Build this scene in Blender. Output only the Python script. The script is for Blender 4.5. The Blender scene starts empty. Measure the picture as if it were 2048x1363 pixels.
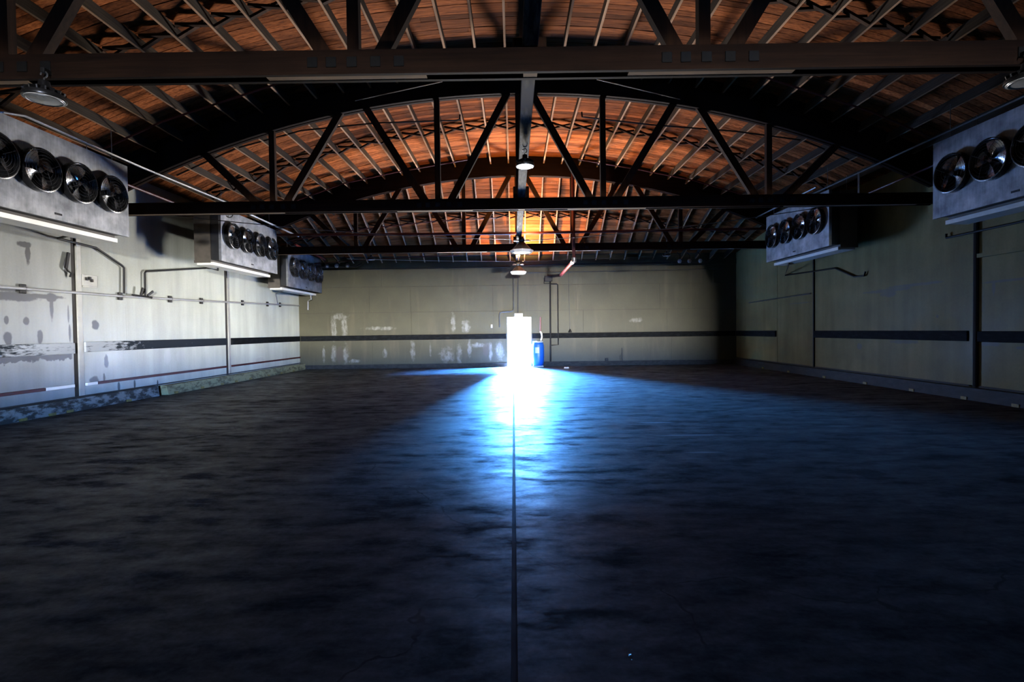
import bpy, math, random
from mathutils import Vector, Matrix
random.seed(7)
scn = bpy.context.scene
COL = scn.collection
PI = math.pi

# ------------------------------------------------------------------ camera
def make_camera():
    f_px, pitch, yaw, roll = 1024.0, -0.0202, 0.0033, -0.0128
    def ray(u2, v2):
        c, s = math.cos(roll), math.sin(roll)
        u = c*u2 + s*v2; v = -s*u2 + c*v2
        c, s = math.cos(pitch), math.sin(pitch)
        y = c + s*v; z = s - c*v
        c, s = math.cos(yaw), math.sin(yaw)
        return Vector((c*u - s*y, s*u + c*y, z))
    fwd = ray(0, 0).normalized()
    right = (ray(1, 0) - ray(0, 0)).normalized()
    up = right.cross(fwd).normalized()
    cam = bpy.data.cameras.new('camera'); cam.sensor_width = 36.0; cam.lens = f_px*36.0/2048.0
    cam.clip_start = 0.05; cam.clip_end = 400
    o = bpy.data.objects.new('camera', cam); COL.objects.link(o)
    m = Matrix((right, up, -fwd)).transposed().to_4x4(); m.translation = (0, 0, 1.55)
    o.matrix_world = m; scn.camera = o
make_camera()

# ------------------------------------------------------------------ world, sun, daylight portal, exposure
HAZE, BLUE, ZENITH, SKY_STRENGTH = (1.0, 0.98, 0.94), (0.075, 0.355, 1.0), (0.03, 0.21, 0.80), 2600.0
YARD, YARD_STRENGTH = (1.0, 0.93, 0.82), 185.0
def make_world():
    """clear deep blue sky over a thin white haze on the horizon; below it a sunlit pale concrete yard"""
    w = bpy.data.worlds.new('world'); scn.world = w; w.use_nodes = True
    nt = w.node_tree; nt.nodes.clear(); N = nt.nodes.new; L = nt.links.new
    out = N('ShaderNodeOutputWorld'); tc = N('ShaderNodeTexCoord'); sep = N('ShaderNodeSeparateXYZ')
    L(tc.outputs['Generated'], sep.inputs[0])
    def mixc(lo, hi, A, B):
        m = N('ShaderNodeMapRange'); m.inputs['From Min'].default_value = lo; m.inputs['From Max'].default_value = hi
        L(sep.outputs['Z'], m.inputs['Value']); x = N('ShaderNodeMix'); x.data_type = 'RGBA'; L(m.outputs[0], x.inputs['Factor'])
        for k, v in (('A', A), ('B', B)):
            if isinstance(v, tuple): x.inputs[k].default_value = (*v, 1)
            else: L(v, x.inputs[k])
        return x.outputs['Result']
    sky = mixc(0.025, 0.05, HAZE, mixc(0.1, 0.9, BLUE, ZENITH))
    b1 = N('ShaderNodeBackground'); b1.inputs['Strength'].default_value = SKY_STRENGTH; L(sky, b1.inputs['Color'])
    b2 = N('ShaderNodeBackground'); b2.inputs['Color'].default_value = (*YARD, 1); b2.inputs['Strength'].default_value = YARD_STRENGTH
    edge = N('ShaderNodeMapRange'); edge.inputs['From Min'].default_value = -0.004; edge.inputs['From Max'].default_value = 0.002
    L(sep.outputs['Z'], edge.inputs['Value'])
    mix = N('ShaderNodeMixShader'); L(edge.outputs[0], mix.inputs[0]); L(b2.outputs[0], mix.inputs[1]); L(b1.outputs[0], mix.inputs[2])
    L(mix.outputs[0], out.inputs['Surface'])
    w.cycles.sampling_method = 'MANUAL'; w.cycles.sample_map_resolution = 2048
make_world()
def make_sun():
    l = bpy.data.lights.new('sun', 'SUN'); l.energy = 450.0; l.angle = 0.02; l.color = (1.0, 0.95, 0.86)
    o = bpy.data.objects.new('sun', l); COL.objects.link(o)
    d = Vector((-0.35, -0.42, -0.84)); o.rotation_euler = d.to_track_quat('-Z', 'Y').to_euler(); o.location = (8, 30, 20)
make_sun()
def make_portal(name, w, h, loc, rz):
    l = bpy.data.lights.new(name, 'AREA'); l.shape = 'RECTANGLE'; l.size = w; l.size_y = h
    l.cycles.is_portal = True
    o = bpy.data.objects.new(name, l); COL.objects.link(o)
    o.location = loc; o.rotation_euler = (rz*PI/2, 0, 0)
make_portal('doorway_portal', 1.0, 2.12, (0.242, 22.2, 1.06), -1)
# unseen opening inferred behind the camera; sill and top shaped to steer its light
GX0, GX1, GS, GH = 5.7, 7.2, 1.55, 4.65
make_portal('rear_opening_portal', GX1-GX0, GH-GS, ((GX0+GX1)/2, -22.1, (GS+GH)/2), 1)
vs = scn.view_settings
scn.display_settings.display_device = 'sRGB'
vs.view_transform = 'Standard'; vs.look = 'None'; vs.gamma = 1.0; vs.use_curve_mapping = False
vs.exposure = 1.8
cy = scn.cycles
cy.use_denoising = True
cy.max_bounces = 10; cy.diffuse_bounces = 1; cy.glossy_bounces = 4
cy.sample_clamp_indirect = 40.0
cy.use_guiding = True
cy.caustics_reflective = False; cy.caustics_refractive = False

# ------------------------------------------------------------------ materials
MATS = {}
class NB:
    """small node helper"""
    def __init__(s, name):
        s.m = bpy.data.materials.new(name); s.m.use_nodes = True; s.nt = s.m.node_tree
        s.p = s.nt.nodes['Principled BSDF']; s.tc = s.nt.nodes.new('ShaderNodeTexCoord')
        MATS[name] = s.m
    def n(s, t, **kw):
        x = s.nt.nodes.new(t)
        for k, v in kw.items(): setattr(x, k, v)
        return x
    def l(s, a, b): s.nt.links.new(a, b)
    def put(s, sock, v):
        if hasattr(v, 'is_linked') or hasattr(v, 'links'): s.l(v, sock)
        elif isinstance(v, (tuple, list)) and len(v) == 3 and sock.type == 'RGBA': sock.default_value = (*v, 1)
        else: sock.default_value = v
    def coord(s, scale=(1, 1, 1), src='Object', loc=(0, 0, 0)):
        mp = s.n('ShaderNodeMapping'); s.l(s.tc.outputs[src], mp.inputs[0])
        mp.inputs['Scale'].default_value = scale; mp.inputs['Location'].default_value = loc
        return mp.outputs[0]
    def noise(s, vec, scale=5, detail=4, rough=0.55, dist=0.0):
        x = s.n('ShaderNodeTexNoise'); s.l(vec, x.inputs['Vector'])
        x.inputs['Scale'].default_value = scale; x.inputs['Detail'].default_value = detail
        x.inputs['Roughness'].default_value = rough; x.inputs['Distortion'].default_value = dist
        return x.outputs[0]
    def ramp(s, v, a, b, lo=0.0, hi=1.0):
        x = s.n('ShaderNodeMapRange'); s.l(v, x.inputs['Value'])
        x.inputs['From Min'].default_value = a; x.inputs['From Max'].default_value = b
        x.inputs['To Min'].default_value = lo; x.inputs['To Max'].default_value = hi
        return x.outputs[0]
    def mix(s, f, a, b):
        x = s.n('ShaderNodeMix', data_type='RGBA'); s.put(x.inputs['Factor'], f)
        s.put(x.inputs['A'], a); s.put(x.inputs['B'], b); return x.outputs['Result']
    def math(s, op, a, b=0.0):
        x = s.n('ShaderNodeMath', operation=op); s.put(x.inputs[0], a); s.put(x.inputs[1], b); return x.outputs[0]
    def scale_col(s, col, f):
        x = s.n('ShaderNodeVectorMath', operation='SCALE'); s.put(x.inputs[0], col); s.put(x.inputs['Scale'], f); return x.outputs[0]
    def bump(s, h, strength=0.3, dist=0.01):
        x = s.n('ShaderNodeBump'); s.l(h, x.inputs['Height']); x.inputs['Strength'].default_value = strength
        x.inputs['Distance'].default_value = dist; s.l(x.outputs[0], s.p.inputs['Normal'])
    def blob(s, vec, c, r, warp=None, wamt=0.5, soft=0.25):
        """mask of an ellipsoidal spot round c with radii r, its edge made ragged by warp"""
        mp = s.n('ShaderNodeMapping', vector_type='POINT'); s.l(vec, mp.inputs[0])
        mp.inputs['Scale'].default_value = tuple(1/q for q in r)
        mp.inputs['Location'].default_value = tuple(-a/q for a, q in zip(c, r))
        ln = s.n('ShaderNodeVectorMath', operation='LENGTH'); s.l(mp.outputs[0], ln.inputs[0])
        d = ln.outputs['Value']
        if warp is not None: d = s.math('ADD', d, s.math('MULTIPLY', s.math('SUBTRACT', warp, 0.5), wamt*2))
        return s.ramp(d, 1.0, 1.0-soft, 0.0, 1.0)
    def end(s, color, rough=0.5, metal=0.0, spec=0.5):
        s.put(s.p.inputs['Base Color'], color); s.put(s.p.inputs['Roughness'], rough)
        s.put(s.p.inputs['Metallic'], metal); s.put(s.p.inputs['Specular IOR Level'], spec)
        return s.m

def simple(name, color, rough=0.5, metal=0.0, spec=0.5, var=0.25, nscale=6):
    b = NB(name); n = b.noise(b.coord(), nscale, 3)
    return b.end(b.scale_col(color, b.ramp(n, 0.25, 0.75, 1-var, 1+var)), b.ramp(n, 0.2, 0.8, max(0.05, rough-0.08), rough+0.08), metal, spec)

def wood(name, dark, light, stretch, rough=0.8, spec=0.06, rnd=0.35):
    b = NB(name)
    g = b.noise(b.coord(stretch), 1.0, 6, 0.65, 0.6); big = b.noise(b.coord((0.35, 0.35, 0.35)), 3.0, 3)
    oi = b.n('ShaderNodeObjectInfo')
    col = b.mix(b.ramp(g, 0.3, 0.72), dark, light)
    f = b.math('MULTIPLY', b.ramp(oi.outputs['Random'], 0, 1, 1-rnd, 1+rnd), b.ramp(big, 0.3, 0.7, 0.75, 1.25))
    b.bump(g, 0.25, 0.006)
    return b.end(b.scale_col(col, f), rough, 0, spec)

# sheathing boards: grain along x, each row and board its own tone, some knots and dark streaks
def plank_mat():
    b = NB('plank_wood')
    v = b.coord((0.75, 34, 34)); g = b.noise(v, 1.0, 5, 0.62, 0.15)
    sep = b.n('ShaderNodeSeparateXYZ'); b.l(b.tc.outputs['Object'], sep.inputs[0])
    row = b.math('FLOOR', b.math('DIVIDE', b.math('SUBTRACT', sep.outputs['Y'], 5.0), 0.145))
    wn = b.n('ShaderNodeTexWhiteNoise', noise_dimensions='1D'); b.l(row, wn.inputs['W'])
    oi = b.n('ShaderNodeObjectInfo')
    col = b.mix(b.ramp(g, 0.28, 0.74), (0.075, 0.020, 0.007), (0.36, 0.112, 0.034))
    st = b.noise(b.coord((0.5, 14, 14)), 1.6, 4, 0.6)
    col = b.mix(b.ramp(st, 0.58, 0.74, 0, 0.8), col, (0.028, 0.012, 0.007))
    tone = b.math('MULTIPLY', b.ramp(wn.outputs[0], 0, 1, 0.55, 1.40), b.ramp(oi.outputs['Random'], 0, 1, 0.6, 1.4))
    b.bump(g, 0.3, 0.006)
    b.end(b.scale_col(col, tone), 0.85, 0, 0.05)
plank_mat()
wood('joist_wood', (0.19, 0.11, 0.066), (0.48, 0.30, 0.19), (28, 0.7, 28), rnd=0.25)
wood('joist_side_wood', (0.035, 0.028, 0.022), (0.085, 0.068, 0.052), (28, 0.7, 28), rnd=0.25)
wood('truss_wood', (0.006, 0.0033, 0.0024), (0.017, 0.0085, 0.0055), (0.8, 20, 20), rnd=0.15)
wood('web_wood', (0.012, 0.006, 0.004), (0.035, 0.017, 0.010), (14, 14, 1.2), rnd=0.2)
wood('splice_wood', (0.16, 0.11, 0.075), (0.34, 0.25, 0.18), (0.8, 26, 26), rnd=0.15)
wood('bridging_wood', (0.022, 0.013, 0.009), (0.075, 0.042, 0.026), (3, 14, 14), rnd=0.3)
simple('deck_dark', (0.012, 0.008, 0.006), 0.9, var=0.1)

def beam_mat():
    b = NB('whitewashed_wood')
    n = b.noise(b.coord((14, 2.2, 14)), 1.0, 6, 0.65, 0.5); k = b.noise(b.coord((3, 0.55, 3), loc=(3.1, 0.7, 0)), 1.0, 3)
    col = b.mix(b.ramp(n, 0.40, 0.60), (0.012, 0.013, 0.015), (0.105, 0.108, 0.112))
    col = b.mix(b.ramp(k, 0.52, 0.60), col, (0.018, 0.024, 0.05))
    b.bump(n, 0.3, 0.004); b.end(col, 0.8, 0, 0.05)
beam_mat()

# galvanised fan panels, cloudy
def galv():
    b = NB('galvanised_sheet')
    n = b.noise(b.coord((1, 1, 1)), 3.2, 5, 0.6); s = b.noise(b.coord((30, 30, 2)), 1.0, 3)
    v = b.math('ADD', b.math('MULTIPLY', n, 0.8), b.math('MULTIPLY', s, 0.2))
    b.bump(n, 0.08, 0.02)
    b.end(b.mix(b.ramp(v, 0.32, 0.68), (0.12, 0.123, 0.13), (0.34, 0.345, 0.35)), b.ramp(v, 0.3, 0.7, 0.70, 0.55), 0.85)
galv()
simple('casing_paint', (0.085, 0.072, 0.058), 0.6, 0.1)
simple('coil_black', (0.010, 0.010, 0.011), 0.5)
simple('white_pan', (0.74, 0.73, 0.69), 0.45, var=0.08)
simple('shroud_black', (0.012, 0.012, 0.013), 0.28, 0.2, 0.5)
simple('blade_steel', (0.34, 0.34, 0.35), 0.25, 0.95, var=0.12)
simple('guard_wire', (0.10, 0.10, 0.105), 0.3, 0.8)
simple('black_iron', (0.009, 0.0085, 0.0085), 0.55, 0.0, 0.2)
simple('plate_black', (0.006, 0.0055, 0.005), 0.7, 0.0, 0.1)
simple('cable_black', (0.012, 0.012, 0.012), 0.5)
simple('silver_pipe', (0.42, 0.42, 0.43), 0.38, 0.5, var=0.12)
simple('red_pipe', (0.055, 0.009, 0.008), 0.5, 0.0, 0.25)
simple('bright_red_pipe', (0.24, 0.030, 0.022), 0.4, 0.0, 0.3)
simple('dull_steel', (0.20, 0.20, 0.21), 0.4, 0.8)
simple('lamp_black', (0.015, 0.015, 0.017), 0.3, 0.5)
simple('lamp_lens', (0.30, 0.31, 0.32), 0.25, var=0.05)
simple('shade_grey', (0.035, 0.034, 0.032), 0.55, 0.1)
simple('shade_white', (0.82, 0.82, 0.80), 0.35, var=0.05)
simple('barrel_blue', (0.006, 0.075, 0.36), 0.42, var=0.1)
simple('barrel_label', (0.30, 0.33, 0.36), 0.5, var=0.06)
simple('paper_white', (0.88, 0.88, 0.86), 0.5, var=0.04)
simple('hose_red', (0.12, 0.05, 0.045), 0.6)
simple('conduit_grey', (0.050, 0.050, 0.048), 0.6, 0.0, 0.2)
simple('dark_strip', (0.02, 0.022, 0.028), 0.35, 0.4)
simple('door_frame_paint', (0.34, 0.34, 0.32), 0.45, var=0.1)
simple('gap_dark', (0.018, 0.014, 0.010), 0.8)
simple('cover_strip_paint', (0.30, 0.295, 0.27), 0.5, var=0.2, nscale=4)
simple('box_white', (0.78, 0.78, 0.74), 0.45, var=0.06)
simple('blocker_dark', (0.04, 0.038, 0.036), 0.8)  # for the unseen light blockers added outside
def lens_on():
    b = NB('lamp_lens_lit'); b.p.inputs['Emission Color'].default_value = (0.80, 0.90, 1.0, 1); b.p.inputs['Emission Strength'].default_value = 1.6
    n = b.noise(b.coord(), 9, 2); b.end(b.scale_col((0.75, 0.77, 0.8), b.ramp(n, 0.3, 0.7, 0.95, 1.05)), 0.3)
    b = NB('status_led'); b.p.inputs['Emission Color'].default_value = (0.02, 0.10, 1.0, 1); b.p.inputs['Emission Strength'].default_value = 0.9
    b.end((0.02, 0.05, 0.4), 0.3)
lens_on()

# painted walls
PAINT = (0.046, 0.0435, 0.024)
def wall_left_mat():
    b = NB('left_wall_paint'); v = b.coord(); w = b.noise(v, 7, 4); fine = b.noise(v, 26, 3)
    big = b.noise(b.coord((1, 0.7, 0.5)), 1.3, 4)
    sep = b.n('ShaderNodeSeparateXYZ'); b.l(v, sep.inputs[0]); Y, Z = sep.outputs['Y'], sep.outputs['Z']
    near = b.ramp(Y, 16.5, 9.8)                     # barer sheet towards the near bay, darkened further to put dimmer light there
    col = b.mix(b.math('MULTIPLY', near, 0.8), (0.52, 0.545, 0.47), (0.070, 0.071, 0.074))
    col = b.scale_col(col, b.ramp(big, 0.3, 0.7, 0.84, 1.10))
    col = b.scale_col(col, b.ramp(fine, 0.3, 0.7, 0.96, 1.04))
    bare = (0.030, 0.031, 0.032)
    masks = []
    R = lambda y, z, ry, rz, wa=0.5: masks.append(b.blob(v, (-9.21, y, z), (1.0, ry, rz), w, wa))
    for y, z, ry, rz in ((9.3, 1.86, .05, .10), (9.32, 1.52, .09, .15), (9.68, 1.85, .07, .08), (9.95, 1.54, .07, .14), (10.22, 2.16, .045, .30),
                         (10.22, 2.33, .14, .10), (9.45, 2.30, .55, .10), (10.05, 2.34, .5, .05), (9.3, 2.43, .5, .05), (10.6, 2.0, .025, .22), (10.62, 1.62, .025, .22),
                         (11.28, 1.79, .10, .11), (11.55, .98, .07, .17), (11.2, .58, .13, .10), (11.48, .62, .04, .12), (11.9, .36, .04, .14), (12.4, .36, .04, .12),
                         (9.75, 3.12, .06, .22), (9.7, 3.3, .16, .07), (10.58, 2.95, .06, .22), (13.2, .30, .03, .1)):
        R(y, z, ry, rz)
    # ragged bare band right under the bumper board in the near bay
    bandz = b.math('ADD', Z, b.math('MULTIPLY', b.math('SUBTRACT', w, 0.5), 0.26))
    band = b.math('MULTIPLY', b.ramp(bandz, 1.065, 1.085), b.math('MULTIPLY', b.ramp(Z, 1.23, 1.21), b.ramp(Y, 10.68, 10.64)))
    masks.append(band)
    m = masks[0]
    for q in masks[1:]: m = b.math('MAXIMUM', m, q)
    col = b.mix(m, col, bare)
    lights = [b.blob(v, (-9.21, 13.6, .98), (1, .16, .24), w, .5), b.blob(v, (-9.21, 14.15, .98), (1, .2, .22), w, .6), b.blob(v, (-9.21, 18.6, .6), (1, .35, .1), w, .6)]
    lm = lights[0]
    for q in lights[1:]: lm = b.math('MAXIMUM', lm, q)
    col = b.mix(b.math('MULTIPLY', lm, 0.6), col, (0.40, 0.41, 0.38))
    # drips and seams
    drip = b.noise(b.coord((1, 3.5, 0.3)), 1.0, 5, 0.6)
    col = b.scale_col(col, b.ramp(drip, 0.35, 0.65, 0.88, 1.06))
    seam = b.math('MULTIPLY', b.ramp(b.math('ABSOLUTE', b.math('SUBTRACT', Y, 12.18)), 0.016, 0.006), b.math('MULTIPLY', b.ramp(Z, 1.40, 1.45), b.ramp(Z, 2.28, 2.22)))
    col = b.mix(b.math('MULTIPLY', seam, 0.55), col, (0.2, 0.2, 0.18))
    b.bump(big, 0.12, 0.04)
    b.end(col, b.ramp(big, 0.3, 0.7, 0.34, 0.48), b.math('MULTIPLY', near, 0.12), 0.3)
wall_left_mat()
def wall_back_mat():
    b = NB('back_wall_paint'); v = b.coord(); w = b.noise(v, 5, 5, 0.65); big = b.noise(v, 0.9, 4); fine = b.noise(v, 22, 3)
    col = b.scale_col(PAINT, b.ramp(big, 0.3, 0.7, 0.80, 1.12)); col = b.scale_col(col, b.ramp(fine, 0.3, 0.7, 0.95, 1.05))
    ms = []
    R = lambda x, z, rx, rz, wa=0.45: ms.append(b.blob(v, (x, 22.04, z), (rx, 1, rz), w, wa*2.2, 0.55))
    for x, z, rx, rz in ((-7.75, 1.8, .16, .65), (-7.3, 1.75, .14, .6), (-7.5, 2.25, .4, .16), (-7.75, .65, .13, .5), (-7.25, .6, .15, .5), (-8.2, .65, .07, .4),
                         (-5.75, 1.72, .8, .09), (-5.55, .65, .12, .25), (-4.35, .75, .12, .5), (-3.6, .75, .05, .3), (-6.9, .33, .3, .1),
                         (-2.6, 1.95, .12, .45), (-2.05, 1.75, .2, .35), (-2.9, .55, .35, .35), (-2.35, .55, .14, .5), (-1.9, .75, .10, .5), (-1.5, .95, .5, .12),
                         (-1.0, .65, .10, .5), (-.62, .7, .2, .5), (5.3, 1.95, .35, .12)):
        R(x, z, rx, rz)
    m = ms[0]
    for q in ms[1:]: m = b.math('MAXIMUM', m, q)
    patchy = b.noise(b.coord((6, 1, 2.2)), 1.6, 5, 0.7)
    col = b.mix(b.math('MULTIPLY', m, b.ramp(patchy, 0.35, 0.6, 0.1, 0.75)), col, (0.19, 0.19, 0.175))
    dk = b.math('MAXIMUM', b.blob(v, (-7.52, 22.04, .62), (.18, 1, .42), w, .6), b.blob(v, (-1.2, 22.04, .75), (.16, 1, .35), w, .7))
    col = b.mix(b.math('MULTIPLY', dk, 0.75), col, (0.055, 0.045, 0.035))
    st = b.noise(b.coord((1.6, 1, 0.25)), 1.5, 4)
    col = b.mix(b.ramp(st, 0.55, 0.75, 0, 0.35), col, (0.11, 0.085, 0.055))
    b.bump(big, 0.1, 0.03); b.end(col, 0.6, 0, 0.35)
wall_back_mat()
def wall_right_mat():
    b = NB('right_wall_dimmed_paint'); v = b.coord(); w = b.noise(v, 7, 4); big = b.noise(v, 1.1, 4); fine = b.noise(v, 24, 3)
    col = b.scale_col((0.205, 0.175, 0.082), b.ramp(big, 0.3, 0.7, 0.80, 1.12)); col = b.scale_col(col, b.ramp(fine, 0.3, 0.7, 0.95, 1.05))  # darker than the left wall's paint; its dim light is put into the colour
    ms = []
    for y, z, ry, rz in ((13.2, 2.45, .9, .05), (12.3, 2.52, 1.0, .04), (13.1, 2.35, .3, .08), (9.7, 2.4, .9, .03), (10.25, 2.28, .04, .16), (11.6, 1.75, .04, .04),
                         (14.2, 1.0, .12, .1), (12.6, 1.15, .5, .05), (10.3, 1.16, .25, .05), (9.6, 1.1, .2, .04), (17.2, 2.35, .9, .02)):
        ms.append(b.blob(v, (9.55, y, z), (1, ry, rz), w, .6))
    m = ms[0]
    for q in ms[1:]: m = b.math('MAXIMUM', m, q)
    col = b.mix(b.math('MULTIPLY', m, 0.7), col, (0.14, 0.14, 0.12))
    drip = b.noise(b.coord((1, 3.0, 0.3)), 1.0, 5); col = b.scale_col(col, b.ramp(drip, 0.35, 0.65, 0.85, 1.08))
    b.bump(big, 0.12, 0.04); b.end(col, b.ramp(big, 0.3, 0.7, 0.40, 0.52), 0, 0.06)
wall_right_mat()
simple('wall_plain', (0.45, 0.45, 0.40), 0.7)
def bumper_mat():
    b = NB('bumper_paint'); n = b.noise(b.coord((2, 2, 7)), 2.2, 5, 0.65)
    b.bump(n, 0.2, 0.004); b.end(b.mix(b.ramp(n, 0.45, 0.65), (0.004, 0.0045, 0.005), (0.010, 0.0115, 0.013)), 0.7, 0, 0.05)
    # paint rubbed off towards one end of the board (local y)
    for nm, y0, y1 in (('bumper_worn_far_end', 1.2, 3.4), ('bumper_worn_near_end', -0.6, -2.3)):
        b = NB(nm); n = b.noise(b.coord((2, 2, 8)), 2.4, 5, 0.65)
        sep = b.n('ShaderNodeSeparateXYZ'); b.l(b.tc.outputs['Object'], sep.inputs[0])
        f = b.math('ADD', n, b.ramp(sep.outputs['Y'], y0, y1, -0.22, 0.16))
        b.bump(n, 0.2, 0.004); b.end(b.mix(b.ramp(f, 0.44, 0.60), (0.010, 0.014, 0.019), (0.30, 0.32, 0.34)), 0.6, 0, 0.08)
bumper_mat()
def curb_mats():
    for nm, base, chip, lo in (('curb_white', (0.21, 0.21, 0.20), (0.03, 0.027, 0.022), 0.46), ('curb_yellow', (0.27, 0.25, 0.13), (0.12, 0.10, 0.05), 0.52), ('curb_dark', (0.020, 0.0185, 0.016), (0.009, 0.0085, 0.0075), 0.48)):
        b = NB(nm); n = b.noise(b.coord((1, 0.8, 2)), 4.5, 5, 0.65)
        b.bump(n, 0.4, 0.02); b.end(b.mix(b.ramp(n, lo-0.05, lo+0.08), base, chip), 0.7, 0, 0.3)
    simple('yellow_paint', (0.20, 0.14, 0.02), 0.6, var=0.5, nscale=18)
curb_mats()
def floor_mat():
    b = NB('polished_concrete'); v = b.coord()
    big = b.noise(b.coord((0.6, 1.0, 1)), 0.7, 6, 0.62, 0.0); mid = b.noise(b.coord((0.8, 1.7, 1)), 2.6, 6, 0.66, 0.1); fine = b.noise(v, 30, 4, 0.6)
    t = b.math('ADD', b.math('MULTIPLY', big, 0.5), b.math('MULTIPLY', mid, 0.5))
    col = b.mix(b.ramp(t, 0.38, 0.62), (0.030, 0.0305, 0.031), (0.098, 0.099, 0.10))
    col = b.scale_col(col, b.math('MULTIPLY', b.ramp(fine, 0.3, 0.7, 0.8, 1.2), b.ramp(b.noise(b.coord((1, 1.6, 1)), 7, 5, 0.65), 0.35, 0.65, 0.78, 1.2)))
    t2 = b.math('ADD', b.math('MULTIPLY', b.noise(b.coord((0.7, 1.9, 1), loc=(3, 1, 0)), 1.5, 7, 0.70, 0.1), 0.6), b.math('MULTIPLY', mid, 0.4))
    # hairline cracks
    wv = b.n('ShaderNodeVectorMath', operation='ADD'); b.l(v, wv.inputs[0])
    nz = b.n('ShaderNodeTexNoise'); b.l(v, nz.inputs['Vector']); nz.inputs['Scale'].default_value = 0.7; nz.inputs['Detail'].default_value = 5
    b.l(b.scale_col(nz.outputs['Color'], 1.6), wv.inputs[1])
    vo = b.n('ShaderNodeTexVoronoi', feature='DISTANCE_TO_EDGE'); b.l(wv.outputs[0], vo.inputs['Vector']); vo.inputs['Scale'].default_value = 0.16
    crack = b.math('MULTIPLY', b.ramp(vo.outputs['Distance'], 0.0016, 0.0006), b.ramp(mid, 0.42, 0.52))
    col = b.mix(b.math('MULTIPLY', crack, 0.8), col, (0.02, 0.02, 0.02))
    # worn remains of painted cross lines on the right half
    sep = b.n('ShaderNodeSeparateXYZ'); b.l(v, sep.inputs[0])
    ms = [b.blob(v, c, r, mid, 0.5, 0.4) for c, r in (((2.35, 8.46, 0), (.34, .05, 1)), ((2.55, 7.42, 0), (.55, .045, 1)), ((2.35, 6.38, 0), (.28, .035, 1)))]
    m = b.math('MAXIMUM', b.math('MAXIMUM', ms[0], ms[1]), ms[2])
    col = b.mix(b.math('MULTIPLY', m, 0.5), col, (0.42, 0.44, 0.46))
    h = b.math('ADD', b.math('MULTIPLY', mid, 0.8), b.math('MULTIPLY', fine, 0.06)); b.bump(h, 0.10, 0.02)
    b.end(col, b.ramp(t, 0.38, 0.60, 0.62, 0.42), 0, b.ramp(t2, 0.43, 0.57, 0.003, 0.10))
floor_mat()

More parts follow.
